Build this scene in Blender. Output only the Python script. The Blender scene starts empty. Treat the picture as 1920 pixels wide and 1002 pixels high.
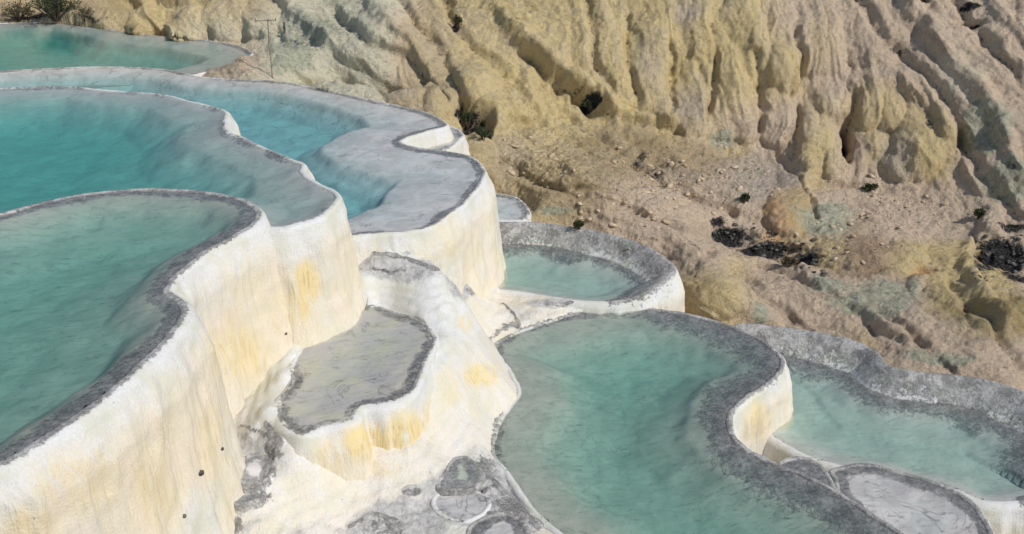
import bpy, bmesh, math, random
import numpy as np
from mathutils import Vector

# ------------------------------------------------------------------ camera, sky, sun, exposure
sc = bpy.context.scene
col = sc.collection
CAM_H, PITCH, FPX = 11.0, math.radians(25.0), 1937.0
cam_data = bpy.data.cameras.new('camera')
cam = bpy.data.objects.new('camera', cam_data)
col.objects.link(cam)
cam.location = (0, 0, CAM_H)
cam.rotation_euler = (math.pi / 2 - PITCH, 0, 0)
cam_data.sensor_width = 36.0
cam_data.lens = 36.0 * FPX / 1920.0
cam_data.clip_end = 500.0
sc.camera = cam

SUN_ELEV, SUN_AZ = math.radians(44.0), math.radians(122.0)   # azimuth: clockwise from +Y (view direction)
world = bpy.data.worlds.new('World')
sc.world = world
world.use_nodes = True
wn = world.node_tree
sky = wn.nodes.new('ShaderNodeTexSky')
sky.sky_type = 'NISHITA'
sky.sun_disc = False
sky.sun_elevation = SUN_ELEV
sky.sun_rotation = SUN_AZ
wn.links.new(sky.outputs[0], wn.nodes['Background'].inputs[0])
wn.nodes['Background'].inputs[1].default_value = 0.10
sun_data = bpy.data.lights.new('sun', 'SUN')
sun = bpy.data.objects.new('sun', sun_data)
col.objects.link(sun)
sun_data.energy = 3.0
sun_data.angle = math.radians(0.6)
sun_data.color = (1.0, 0.965, 0.91)
sdir = Vector((math.sin(SUN_AZ) * math.cos(SUN_ELEV), math.cos(SUN_AZ) * math.cos(SUN_ELEV), math.sin(SUN_ELEV)))
sun.rotation_euler = sdir.to_track_quat('Z', 'Y').to_euler()
sun.location = (20, 0, 30)
sc.view_settings.view_transform = 'Standard'
sc.view_settings.look = 'None'
sc.view_settings.gamma = 1.0
sc.view_settings.exposure = 0.06
sc.cycles.max_bounces = 8
sc.cycles.transparent_max_bounces = 12

# ------------------------------------------------------------------ numeric helpers
CP, SP = math.cos(PITCH), math.sin(PITCH)
def ray(px, py):
    u, v = (np.asarray(px, float) - 960) / FPX, (501 - np.asarray(py, float)) / FPX
    return u, CP + v * SP, -SP + v * CP
def at_z(px, py, z):                     # photo pixel on the level z
    a, b, c = ray(px, py)
    t = (z - CAM_H) / c
    return np.stack([a * t, b * t, CAM_H + c * t], -1)
def at_y(px, py, Y):                     # photo pixel at the ground distance Y
    a, b, c = ray(px, py)
    t = Y / b
    return np.stack([a * t, b * t, CAM_H + c * t], -1)
def to_px(P):
    d = P - np.array([0, 0, CAM_H])
    f = d[..., 1] * CP - d[..., 2] * SP
    v = d[..., 1] * SP + d[..., 2] * CP
    return 960 + FPX * d[..., 0] / f, 501 - FPX * v / f
def smooth(a, b, x):
    t = np.clip((x - a) / (b - a), 0, 1)
    return t * t * (3 - 2 * t)
def _hash(i, j, k, s):
    h = (i * 374761393 + j * 668265263 + k * 2147483647 + s * 1274126177) & 0xFFFFFFFF
    h = ((h ^ (h >> 13)) * 1274126177) & 0xFFFFFFFF
    h = ((h ^ (h >> 16)) * 2246822519) & 0xFFFFFFFF
    return ((h ^ (h >> 15)) & 0xFFFFFF) / float(0xFFFFFF) * 2 - 1
def vnoise(x, y, z, seed=0):             # smooth value noise, -1..1
    x, y, z = np.broadcast_arrays(np.asarray(x, float), np.asarray(y, float), np.asarray(z, float))
    xi, yi, zi = np.floor(x).astype(np.int64), np.floor(y).astype(np.int64), np.floor(z).astype(np.int64)
    fx, fy, fz = x - xi, y - yi, z - zi
    fx, fy, fz = [f * f * f * (f * (f * 6 - 15) + 10) for f in (fx, fy, fz)]
    r = 0
    for a in (0, 1):
        for b in (0, 1):
            for c in (0, 1):
                w = (fx if a else 1 - fx) * (fy if b else 1 - fy) * (fz if c else 1 - fz)
                r = r + w * _hash(xi + a, yi + b, zi + c, seed)
    return r
def fbm(x, y, z, oct=4, seed=0, gain=0.5):
    r, amp, f, tot = 0, 1.0, 1.0, 0
    for o in range(oct):
        r = r + amp * vnoise(x * f + 17.3 * o, y * f + 5.1 * o, z * f + 9.7 * o, seed + o)
        tot += amp; amp *= gain; f *= 2.03
    return r / tot
def tps(pts, lam=0.02):                  # thin plate spline z(x, y)
    pts = np.asarray(pts, float)
    n = len(pts)
    d = np.hypot(pts[:, None, 0] - pts[None, :, 0], pts[:, None, 1] - pts[None, :, 1])
    K = np.where(d > 0, d * d * np.log(np.maximum(d, 1e-9)), 0) + lam * np.eye(n)
    Pm = np.c_[np.ones(n), pts[:, :2]]
    A = np.block([[K, Pm], [Pm.T, np.zeros((3, 3))]])
    w = np.linalg.solve(A, np.r_[pts[:, 2], 0, 0, 0])
    def f(x, y):
        sh = x.shape
        x, y = x.ravel(), y.ravel()
        r = w[n] + w[n + 1] * x + w[n + 2] * y
        for i in range(n):
            q = (x - pts[i, 0]) ** 2 + (y - pts[i, 1]) ** 2
            r += w[i] * 0.5 * q * np.log(np.maximum(q, 1e-12))
        return r.reshape(sh)
    return f

# ------------------------------------------------------------------ object helpers
def mesh_obj(name, V, F, mat, parent=None, attrs=None, normals=None, smooth_shade=True):
    V = np.ascontiguousarray(V, dtype=np.float32).reshape(-1, 3)
    F = np.ascontiguousarray(F, dtype=np.int32)
    me = bpy.data.meshes.new(name)
    nf, k = F.shape
    me.vertices.add(len(V)); me.vertices.foreach_set('co', V.ravel())
    me.loops.add(nf * k); me.loops.foreach_set('vertex_index', F.ravel())
    me.polygons.add(nf); me.polygons.foreach_set('loop_start', np.arange(0, nf * k, k, dtype=np.int32))
    try:
        me.polygons.foreach_set('loop_total', np.full(nf, k, dtype=np.int32))
    except Exception:
        pass
    me.update(calc_edges=True)
    me.validate()
    if smooth_shade:
        me.polygons.foreach_set('use_smooth', np.ones(len(me.polygons), dtype=bool))
    for an, av in (attrs or {}).items():
        av = np.asarray(av, dtype=np.float32)
        if av.ndim == 1:
            a = me.attributes.new(an, 'FLOAT', 'POINT'); a.data.foreach_set('value', av)
        else:
            a = me.attributes.new(an, 'FLOAT_COLOR', 'POINT')
            a.data.foreach_set('color', np.c_[av, np.ones(len(av))].astype(np.float32).ravel())
    if normals is not None:
        me.normals_split_custom_set_from_vertices(np.asarray(normals, dtype=np.float32).tolist())
    if mat:
        me.materials.append(mat)
    o = bpy.data.objects.new(name, me)
    col.objects.link(o)
    if parent:
        o.parent = parent
    return o
def tag(o, label=None, cat=None, group=None, kind=None):
    if label: o['label'] = label
    if cat: o['category'] = cat
    if group: o['group'] = group
    if kind: o['kind'] = kind
    return o
def empty(name, loc=(0, 0, 0)):
    o = bpy.data.objects.new(name, None)
    o.empty_display_size = 0.3
    col.objects.link(o)
    o.location = loc
    return o
def grid_faces(nr, nc, wrap=False):
    r = np.arange(nr - 1)[:, None]
    c = np.arange(nc if wrap else nc - 1)[None, :]
    c2 = (c + 1) % nc
    return np.stack([r * nc + c, r * nc + c2, (r + 1) * nc + c2, (r + 1) * nc + c], -1).reshape(-1, 4)
def vert_normals(V, F):
    n = np.cross(V[F[:, 2]] - V[F[:, 0]], V[F[:, 3]] - V[F[:, 1]])
    N = np.zeros_like(V)
    for k in range(4):
        for a in range(3):
            N[:, a] += np.bincount(F[:, k], n[:, a], len(V))
    return N / np.maximum(np.linalg.norm(N, axis=1, keepdims=True), 1e-9)

# ------------------------------------------------------------------ materials
class NT:
    def __init__(self, name):
        self.m = bpy.data.materials.new(name)
        self.m.use_nodes = True
        self.t = self.m.node_tree
        self.t.nodes.clear()
        self.out = self.t.nodes.new('ShaderNodeOutputMaterial')
    def n(self, typ, **kw):
        nd = self.t.nodes.new('ShaderNode' + typ)
        for k, v in kw.items():
            setattr(nd, k, v)
        return nd
    def set(self, sock, v):
        if isinstance(v, bpy.types.NodeSocket):
            self.t.links.new(v, sock)
        elif v is not None:
            if sock.type == 'RGBA' and len(v) == 3:
                v = (*v, 1)
            sock.default_value = v
    def pos(self, scale=(1, 1, 1)):
        g = self.n('NewGeometry')
        mp = self.n('Mapping')
        self.set(mp.inputs['Vector'], g.outputs['Position'])
        mp.inputs['Scale'].default_value = scale
        return mp.outputs[0]
    def noise(self, vec, scale, detail=4, rough=0.55, dist=0.0):
        nd = self.n('TexNoise')
        self.set(nd.inputs['Vector'], vec)
        nd.inputs['Scale'].default_value = scale
        nd.inputs['Detail'].default_value = detail
        nd.inputs['Roughness'].default_value = rough
        nd.inputs['Distortion'].default_value = dist
        return nd.outputs['Fac']
    def voronoi(self, vec, scale, feature='F1'):
        nd = self.n('TexVoronoi', feature=feature)
        self.set(nd.inputs['Vector'], vec)
        nd.inputs['Scale'].default_value = scale
        return nd.outputs['Distance']
    def math(self, op, a, b=None, c=None, clamp=False):
        nd = self.n('Math', operation=op, use_clamp=clamp)
        self.set(nd.inputs[0], a)
        if b is not None: self.set(nd.inputs[1], b)
        if c is not None: self.set(nd.inputs[2], c)
        return nd.outputs[0]
    def ramp(self, x, lo, hi):             # smoothstep
        nd = self.n('MapRange', interpolation_type='SMOOTHSTEP')
        self.set(nd.inputs[0], x)
        nd.inputs[1].default_value, nd.inputs[2].default_value = lo, hi
        return nd.outputs[0]
    def mix(self, f, a, b):
        nd = self.n('Mix', data_type='RGBA')
        self.set(nd.inputs[0], f); self.set(nd.inputs[6], a); self.set(nd.inputs[7], b)
        return nd.outputs[2]
    def attr(self, name, color=False):
        nd = self.n('Attribute', attribute_name=name)
        return nd.outputs['Color' if color else 'Fac']
    def bump(self, h, strength, dist, prev=None):
        nd = self.n('Bump')
        nd.inputs['Strength'].default_value = strength
        nd.inputs['Distance'].default_value = dist
        self.set(nd.inputs['Height'], h)
        if prev is not None: self.set(nd.inputs['Normal'], prev)
        return nd.outputs[0]
    def finish(self, colr, rough=0.8, normal=None, spec=0.3):
        b = self.n('BsdfPrincipled')
        self.set(b.inputs['Base Color'], colr)
        self.set(b.inputs['Roughness'], rough)
        b.inputs['Specular IOR Level'].default_value = spec
        if normal is not None: self.set(b.inputs['Normal'], normal)
        self.t.links.new(b.outputs[0], self.out.inputs[0])
        return self.m

def make_travertine():
    """white calcite with cream streaks, yellow stains and grey crust; masks come as vertex attributes"""
    N = NT('travertine')
    p = N.pos()
    drop, crust, stain, grey = N.attr('drop'), N.attr('crust'), N.attr('stain'), N.attr('grey')
    streak = N.noise(N.pos((5.0, 5.0, 0.55)), 1.0, 5, 0.6, 0.6)
    streak2 = N.noise(N.pos((16, 16, 1.3)), 1.0, 4, 0.6)
    broad = N.noise(N.pos((0.7, 0.7, 0.5)), 1.0, 3, 0.5)
    fine = N.noise(p, 22, 5, 0.6)
    c = N.mix(N.ramp(fine, 0.3, 0.7), (0.61, 0.605, 0.585), (0.70, 0.695, 0.68))
    # cream wash growing with the drop below the lip
    cream_f = N.math('MULTIPLY', N.ramp(N.math('ADD', drop, N.math('MULTIPLY', streak, 0.9)), 0.55, 1.3), N.ramp(broad, 0.2, 0.58))
    c = N.mix(N.math('MULTIPLY', N.ramp(N.noise(p, 1.7, 5, 0.6, 0.5), 0.40, 0.64), 0.75), c, (0.585, 0.58, 0.475))
    c = N.mix(N.math('MULTIPLY', cream_f, 0.8), c, (0.74, 0.645, 0.475))
    pink_f = N.math('MULTIPLY', N.ramp(N.noise(N.pos((1.1, 1.1, 0.6)), 1.3, 3, 0.5), 0.5, 0.68), N.ramp(drop, 0.15, 0.7))
    c = N.mix(N.math('MULTIPLY', pink_f, 0.55), c, (0.77, 0.66, 0.57))
    # painted-by-nature yellow sulphur stains
    st = N.math('MULTIPLY', stain, N.ramp(N.math('ADD', streak, N.math('MULTIPLY', streak2, 0.35)), 0.42, 0.78))
    c = N.mix(N.math('MULTIPLY', st, 0.9, clamp=True), c, (0.74, 0.60, 0.32))
    c = N.mix(N.math('MULTIPLY', N.math('MULTIPLY', stain, N.ramp(streak2, 0.5, 0.68)), 0.65, clamp=True), c, (0.62, 0.46, 0.24))
    thin = N.math('MULTIPLY', N.ramp(streak2, 0.60, 0.72), N.ramp(drop, 0.35, 1.2))
    c = N.mix(N.math('MULTIPLY', thin, 0.35), c, (0.50, 0.43, 0.33))
    # grey film on the flat ledges
    gn = N.noise(p, 2.2, 6, 0.62, 0.4)
    gf = N.ramp(N.math('ADD', N.math('MULTIPLY', grey, 1.1), N.math('MULTIPLY', N.math('SUBTRACT', gn, 0.5), 1.4)), 0.35, 0.75)
    gcol = N.mix(N.ramp(N.noise(p, 7, 5, 0.65), 0.35, 0.65), (0.38, 0.37, 0.36), (0.58, 0.57, 0.55))
    c = N.mix(N.math('MULTIPLY', gf, 0.92), c, gcol)
    # dark mottled crust at the water line
    k1 = N.noise(p, 9, 6, 0.7, 0.5)
    kf = N.ramp(N.math('ADD', N.math('MULTIPLY', crust, 1.15), N.math('MULTIPLY', N.math('SUBTRACT', k1, 0.5), 2.6)), 0.45, 0.95)
    kcol = N.mix(N.ramp(N.math('ADD', N.math('MULTIPLY', N.noise(p, 13, 6, 0.78), 0.5), N.math('MULTIPLY', N.noise(p, 2.1, 4, 0.6, 0.6), 0.5)), 0.42, 0.60), (0.15, 0.14, 0.136), (0.54, 0.515, 0.49))
    kcol = N.mix(N.math('MULTIPLY', N.ramp(N.noise(p, 1.1, 3, 0.6, 0.4), 0.52, 0.66), 0.5), kcol, (0.20, 0.24, 0.19))
    c = N.mix(N.math('MULTIPLY', kf, 0.86), c, kcol)
    # relief
    h = N.math('ADD', N.math('MULTIPLY', fine, 0.35), N.math('MULTIPLY', N.math('MULTIPLY', streak2, N.ramp(drop, 0.1, 0.6)), 0.9))
    h = N.math('ADD', h, N.math('MULTIPLY', N.math('ADD', kf, gf), N.math('MULTIPLY', k1, 1.3)))
    nm = N.bump(h, 0.8, 0.045)
    nm = N.bump(N.voronoi(p, 30), 0.22, 0.012, nm)
    return N.finish(c, 0.72, nm, 0.25)
TRAV = make_travertine()

def make_floor(name, light, dark, speck=0.5, vein_k=0.7):
    N = NT(name)
    p = N.pos()
    crust = N.attr('crust')
    a = N.noise(p, 1.6, 5, 0.6, 0.5)
    b = N.noise(N.pos((1.6, 3.4, 3.0)), 2.6, 5, 0.7, 0.8)
    c = N.mix(N.ramp(a, 0.36, 0.66), dark, light)
    c = N.mix(N.math('MULTIPLY', N.ramp(b, 0.57, 0.66), speck), c, [x * 0.45 for x in dark])
    vn = N.noise(p, 0.9, 5, 0.55, 1.2)
    vein = N.math('MULTIPLY', N.ramp(N.math('ABSOLUTE', N.math('SUBTRACT', vn, 0.5)), 0.016, 0.002), N.ramp(N.noise(p, 1.3, 2, 0.5), 0.42, 0.6))
    c = N.mix(N.math('MULTIPLY', vein, vein_k), c, (0.16, 0.15, 0.15))
    k1 = N.noise(p, 7, 6, 0.7, 0.6)
    kf = N.ramp(N.math('ADD', N.math('MULTIPLY', crust, 1.1), N.math('MULTIPLY', N.math('MULTIPLY', N.math('SUBTRACT', k1, 0.5), N.ramp(crust, 0.0, 0.3)), 2.4)), 0.30, 0.95)
    kcol = N.mix(N.ramp(N.math('ADD', N.math('MULTIPLY', N.noise(p, 13, 6, 0.75), 0.6), N.math('MULTIPLY', N.noise(p, 3.1, 4, 0.6), 0.4)), 0.40, 0.64), (0.13, 0.135, 0.14), (0.40, 0.39, 0.38))
    c = N.mix(N.math('MULTIPLY', kf, 0.9), c, kcol)
    nm = N.bump(N.math('ADD', N.math('MULTIPLY', k1, kf), N.math('MULTIPLY', a, 0.6)), 0.6, 0.05)
    return N.finish(c, 0.8, nm, 0.2)
FLOOR_PALE = make_floor('pool_floor_pale', (0.76, 0.73, 0.715), (0.60, 0.58, 0.565), 0.25, 0.5)
FLOOR_MILK = make_floor('pool_floor_milky', (0.62, 0.62, 0.57), (0.54, 0.54, 0.50), 0.2, 0.1)
FLOOR_GREEN = make_floor('pool_floor_green', (0.465, 0.48, 0.42), (0.38, 0.415, 0.36), 0.4, 0.25)
FLOOR_TEAL = make_floor('pool_floor_teal', (0.55, 0.545, 0.51), (0.46, 0.46, 0.435), 0.25, 0.3)
FLOOR_OLIVE = make_floor('pool_floor_olive', (0.62, 0.60, 0.50), (0.56, 0.54, 0.525), 0.45, 0.5)
FLOOR_GREY = make_floor('pool_floor_grey', (0.72, 0.695, 0.68), (0.56, 0.54, 0.53), 0.4, 0.55)

def make_water(name, absorb, density, milk=0.0, wave=0.28):
    N = NT(name)
    fr = N.n('Fresnel'); fr.inputs[0].default_value = 1.33
    tr = N.n('BsdfTransparent'); gl = N.n('BsdfGlossy')
    gl.inputs['Roughness'].default_value = 0.04
    nm = N.bump(N.noise(N.pos((1.5, 3.0, 1)), 2.3, 6, 0.62, 1.0), wave, 0.02)
    N.set(gl.inputs['Normal'], nm); N.set(fr.inputs['Normal'], nm)
    mx = N.n('MixShader')
    N.t.links.new(fr.outputs[0], mx.inputs[0]); N.t.links.new(tr.outputs[0], mx.inputs[1]); N.t.links.new(gl.outputs[0], mx.inputs[2])
    N.t.links.new(mx.outputs[0], N.out.inputs[0])
    va = N.n('VolumeAbsorption')
    va.inputs['Color'].default_value = (*absorb, 1); va.inputs['Density'].default_value = density
    N.t.links.new(va.outputs[0], N.out.inputs[1])
    return N.m
W_TEAL = make_water('water_teal', (0.18, 0.865, 0.825), 0.48)
W_BLUE = make_water('water_blue', (0.24, 0.79, 0.82), 0.48)
W_GREEN = make_water('water_green', (0.20, 0.88, 0.81), 0.42)
W_THIN = make_water('water_thin', (0.30, 0.80, 0.72), 0.55)

# ------------------------------------------------------------------ pools
def closed_curve(pts, step):
    """Catmull-Rom through the points (n x k), resampled about every `step` metres"""
    P = np.asarray(pts, float)
    n = len(P)
    out = []
    for i in range(n):
        p0, p1, p2, p3 = P[(i - 1) % n], P[i], P[(i + 1) % n], P[(i + 2) % n]
        # centripetal-like tangents limited by the segment length
        L = np.linalg.norm(p2[:2] - p1[:2])
        L0, L2 = max(np.linalg.norm(p1[:2] - p0[:2]), 1e-6), max(np.linalg.norm(p3[:2] - p2[:2]), 1e-6)
        m1 = L * 0.5 * ((p1 - p0) / L0 + (p2 - p1) / max(L, 1e-6))
        m2 = L * 0.5 * ((p2 - p1) / max(L, 1e-6) + (p3 - p2) / L2)
        k = max(2, int(L / step * 2))
        t = np.linspace(0, 1, k, endpoint=False)[:, None]
        out.append((2 * t**3 - 3 * t**2 + 1) * p1 + (t**3 - 2 * t**2 + t) * m1 + (-2 * t**3 + 3 * t**2) * p2 + (t**3 - t**2) * m2)
    Q = np.concatenate(out)
    seg = np.linalg.norm(np.diff(np.r_[Q, Q[:1]], axis=0)[:, :2], axis=1)
    s = np.r_[0, np.cumsum(seg)]
    m = int(s[-1] / step)
    si = np.linspace(0, s[-1], m, endpoint=False)
    Qc = np.r_[Q, Q[:1]]
    return np.stack([np.interp(si, s, Qc[:, k]) for k in range(P.shape[1])], -1)
def circ_smooth(a, sig):
    r = int(sig * 3) + 1
    k = np.exp(-0.5 * (np.arange(-r, r + 1) / sig) ** 2); k /= k.sum()
    idx = (np.arange(len(a))[:, None] + np.arange(-r, r + 1)[None, :]) % len(a)
    return (a[idx] * (k[None, :, None] if a.ndim == 2 else k[None, :])).sum(1)
def inside_poly(x, y, Q):
    r = np.zeros(x.shape, bool)
    n = len(Q)
    for i in range(n):
        x1, y1 = Q[i]; x2, y2 = Q[(i + 1) % n]
        if y1 == y2: continue
        c = ((y1 > y) != (y2 > y)) & (x < (x2 - x1) * (y - y1) / (y2 - y1) + x1)
        r ^= c
    return r
def nearest(x, y, Q):
    d = np.full(x.shape, 1e9); idx = np.zeros(x.shape, int)
    for i in range(len(Q)):
        q = (x - Q[i, 0]) ** 2 + (y - Q[i, 1]) ** 2
        m = q < d
        d[m] = q[m]; idx[m] = i
    return np.sqrt(d), idx

POOLS = []
def pool(label, level, outline, depth, height, water, floor, lip=0.16, flare=0.35, crust=0.28, crust_out=0.06,
         stain=None, step=0.05, seed=0, wob=0.012, bulge=1.0, group='travertine terrace pools', water_drop=0.0, crust_k=1.0, name='travertine_pool'):
    """outline: list of photo pixels (px, py[, freeboard, bank width]) of the lip, lying on the level of the water"""
    pts = []
    for q in outline:
        fb = q[2] if len(q) > 2 else 0.0
        bw = q[3] if len(q) > 3 else 0.14
        P = at_z(q[0], q[1], level + fb)
        pts.append([P[0], P[1], fb, bw, q[4] if len(q) > 4 else crust, q[5] if len(q) > 5 else 1.0])
    C = closed_curve(pts, step)
    if np.sum(C[:, 0] * np.roll(C[:, 1], -1) - np.roll(C[:, 0], -1) * C[:, 1]) < 0:
        C = C[::-1].copy()
    n = len(C)
    C[:, :2] += wob * np.stack([fbm(C[:, 0] * 3, C[:, 1] * 3, 0.0, 3, seed + 1), fbm(C[:, 0] * 3, C[:, 1] * 3, 7.0, 3, seed + 2)], -1) * 2.2
    XY, fb, bw, cw = C[:, :2], np.maximum(C[:, 2], 0), np.maximum(C[:, 3], 0.12), circ_smooth(np.maximum(C[:, 4], 0.05), 0.4 / step)
    cw = cw * np.clip(0.9 + 0.7 * fbm(XY[:, 0] * 1.1, XY[:, 1] * 1.1, 5.0, 3, seed + 7), 0.5, 1.4)
    shelf = circ_smooth(np.maximum(C[:, 5], 0.15), 0.5 / step)
    T = np.roll(XY, -1, 0) - np.roll(XY, 1, 0)
    Nn = np.stack([T[:, 1], -T[:, 0]], -1)
    Nn /= np.linalg.norm(Nn, axis=1, keepdims=True)
    Nn = circ_smooth(Nn, 0.10 / step); Nn /= np.linalg.norm(Nn, axis=1, keepdims=True)
    Nw = circ_smooth(Nn, 0.35 / step); Nw /= np.maximum(np.linalg.norm(Nw, axis=1, keepdims=True), 1e-6)
    lipz = level + fb + 0.012 + 0.016 * fbm(XY[:, 0] * 1.3, XY[:, 1] * 1.3, 3.0, 3, seed + 5)
    POOLS.append((XY[::5].copy(), level))
    rings, dropv, off = [], [], []
    ks = [1.3, 1.0, 0.86, 0.72, 0.58, 0.45, 0.33, 0.22, 0.12, 0.05, 0.0]
    for k in ks:
        kk = min(k, 1.0)
        dz = -fb * (0.35 * kk + 0.65 * kk * kk * (3 - 2 * kk)) - 0.11 * k * k
        lump = 0.05 * fbm(XY[:, 0] * 2.5 + k * 2, XY[:, 1] * 2.5, k * 3, 3, seed + 9) * np.minimum(fb * 3, 1) * (kk * (1 - 0.3 * kk)) * 1.6
        rings.append(np.c_[XY - Nn * (k * bw)[:, None], lipz + dz + lump]); dropv.append(np.zeros(n)); off.append(-k * bw)
    nin = len(rings)
    lr = lip * (0.75 + 0.5 * fbm(XY[:, 0] * 0.8, XY[:, 1] * 0.8, 11.0, 2, seed + 3))
    ths = np.radians([15, 30, 45, 60, 75, 90])
    for th in ths:
        o = lr * math.sin(th); d = lr * (1 - math.cos(th))
        rings.append(np.c_[XY + Nn * o[:, None], lipz - d]); dropv.append(d + 0 * o); off.append(o)
    drops = np.concatenate([np.arange(0.05, 1.2, 0.05), np.arange(1.2, height - lip + 0.09, 0.09)])
    for dd in drops:
        f = dd / max(height, 0.1)
        o = lr + flare * (0.15 * min(dd / 0.5, 1) + 0.85 * f ** 1.7)
        w = min(dd / 0.4, 1)
        nd = Nn * (1 - w) + Nw * w
        rings.append(np.c_[XY + Nn * lr[:, None] + nd * (o - lr)[:, None], lipz - lr - dd]); dropv.append(lr + dd); off.append(o)
    V = np.array(rings)                                    # ring, point, xyz
    D = np.array(dropv); O = np.array(off)
    # drapery: broad swells, columns and fine flutes growing below the lip
    a = smooth(0.0, 0.45, D) * bulge
    x, y, z = V[..., 0], V[..., 1], V[..., 2]
    wx = x + 0.25 * vnoise(x * 1.1, y * 1.1, z * 0.7, seed + 40)
    disp = 0.14 * fbm(x * 0.75, y * 0.75, z * 0.28, 2, seed + 10) + 0.11 * (0.5 - np.abs(vnoise(wx * 1.9, y * 1.9, z * 0.30, seed + 11))) \
        + 0.055 * (0.5 - np.abs(vnoise(wx * 4.6, y * 4.6, z * 0.55, seed + 12))) + 0.022 * (0.5 - np.abs(vnoise(wx * 11, y * 11, z * 1.3, seed + 13))) + 0.02 * fbm(x * 3, y * 3, z * 4.5, 3, seed + 15)
    V[..., :2] += (a * disp)[..., None] * Nw[None]
    V[..., 2] += smooth(0.35, 0.0, D) * 0.006 * fbm(x * 9, y * 9, 0.0, 3, seed + 14)
    nr = len(V)
    Fq = grid_faces(nr, n, True)[:, ::-1]
    Vf = V.reshape(-1, 3)
    NV = vert_normals(Vf, Fq)
    ca = np.where(O < 0, 1.0, smooth(crust_out * 2.2, 0.0, O)) * crust_k
    wide = np.maximum(cw, bw * 0.8)[None, :]
    ca = ca * np.where(O < -0.001, 0.30 + 0.70 * smooth(wide * 1.3, wide * 0.3, -O) , 1.0) * smooth(0.03, 0.16, cw)[None, :]
    ca = ca.ravel()
    Dr = D.ravel()
    sa = np.zeros(len(Vf))
    if stain:
        for (sx, sy, rx, ry, k) in stain:
            qx, qy = to_px(Vf)
            sa = np.maximum(sa, k * smooth(1.25, 0.35, np.hypot((qx - sx) / rx, (qy - sy) / ry)))
    sa = np.maximum(sa, 0.30 * smooth(0.5, 1.3, Dr) * smooth(0.0, 0.5, fbm(Vf[:, 0] * 0.7, Vf[:, 1] * 0.7, Vf[:, 2] * 0.5, 2, seed + 30)))
    root = empty(name, (float(XY[:, 0].mean()), float(XY[:, 1].mean()), level - height))
    tag(root, label, 'pool', group)
    off0 = np.array(root.location)
    split = nin + 2                                          # rim ends on the shoulder of the lip
    ir = slice(0, (split + 1) * n)
    mesh_obj('rim', Vf[ir] - off0, grid_faces(split + 1, n, True)[:, ::-1], TRAV, root,
             {'crust': ca[ir], 'drop': Dr[ir], 'stain': sa[ir], 'grey': 0 * ca[ir]}, NV[ir])
    iw = slice(split * n, nr * n)
    mesh_obj('wall', Vf[iw] - off0, grid_faces(nr - split, n, True)[:, ::-1], TRAV, root,
             {'crust': ca[iw], 'drop': Dr[iw], 'stain': sa[iw], 'grey': 0 * ca[iw]}, NV[iw])
    # floor: a height grid inside the lip
    fs = min(0.07, 0.018 * float(np.ptp(XY, axis=0).min()) + 0.012)
    x0, y0 = XY.min(0); x1, y1 = XY.max(0)
    gx, gy = np.meshgrid(np.arange(x0, x1, fs), np.arange(y0, y1, fs))
    ins = inside_poly(gx, gy, XY[::2])
    d, idx = nearest(gx, gy, XY)
    bn = circ_smooth(bw, 0.3 / step)[idx]
    de = d - bn * 0.9
    shm = shelf[idx]
    for _ in range(24):
        shm = (np.roll(shm, 3, 0) + np.roll(shm, -3, 0) + np.roll(shm, 3, 1) + np.roll(shm, -3, 1)) / 4
    dn = np.maximum(de / shm + 0.22 * fbm(gx * 1.1, gy * 1.1, 0.0, 3, seed + 20) * smooth(0.0, 0.6, de), 0)
    dd_, zz_ = zip(*depth)
    fz = level - np.interp(dn, dd_, zz_) + 0.03 * fbm(gx * 2.2, gy * 2.2, 0.0, 4, seed + 21) * smooth(0, 0.3, de)
    nrow, ncol = gx.shape
    fz -= 0.35 * np.maximum(0.055 - d, 0) + 0.3 * np.maximum(-de - 0.1, 0) * (bn > 0.2)
    ok = ins & (d > 0.012)
    Fg = grid_faces(nrow, ncol)
    Fg = Fg[ok.ravel()[Fg].all(1)]
    used = np.unique(Fg); remap = np.full(nrow * ncol, -1); remap[used] = np.arange(len(used))
    FV = np.stack([gx, gy, fz], -1).reshape(-1, 3)[used]
    cn = cw[idx]
    cf = (smooth(cn * 1.35, cn * 0.15, dn) * crust_k * smooth(0.03, 0.16, cn)).ravel()[used]
    mesh_obj('floor', FV - off0, remap[Fg], floor, root, {'crust': cf})
    # water body: top at the level, closed below the floor
    if water:
        Wp = (XY - Nn * 0.03)
        bm = bmesh.new()
        top = [bm.verts.new((*q, level - water_drop)) for q in Wp[::2]]
        f = bm.faces.new(top)
        ext = bmesh.ops.extrude_face_region(bm, geom=[f])
        maxd = max(zz_) + 0.25
        for g in ext['geom']:
            if isinstance(g, bmesh.types.BMVert):
                g.co.z -= maxd
        bmesh.ops.triangulate(bm, faces=[fc for fc in bm.faces if len(fc.verts) > 4])
        bmesh.ops.recalc_face_normals(bm, faces=bm.faces)
        bmesh.ops.translate(bm, verts=bm.verts, vec=(-off0[0], -off0[1], -off0[2]))
        me = bpy.data.meshes.new('water'); bm.to_mesh(me); bm.free()
        me.materials.append(water)
        o = bpy.data.objects.new('water', me); col.objects.link(o); o.parent = root
    return root

LV = dict(A=3.2, B=3.0, E=1.7, K=1.3, F=0.5, D=-1.1, C=-1.3, G=-2.6)

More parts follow.
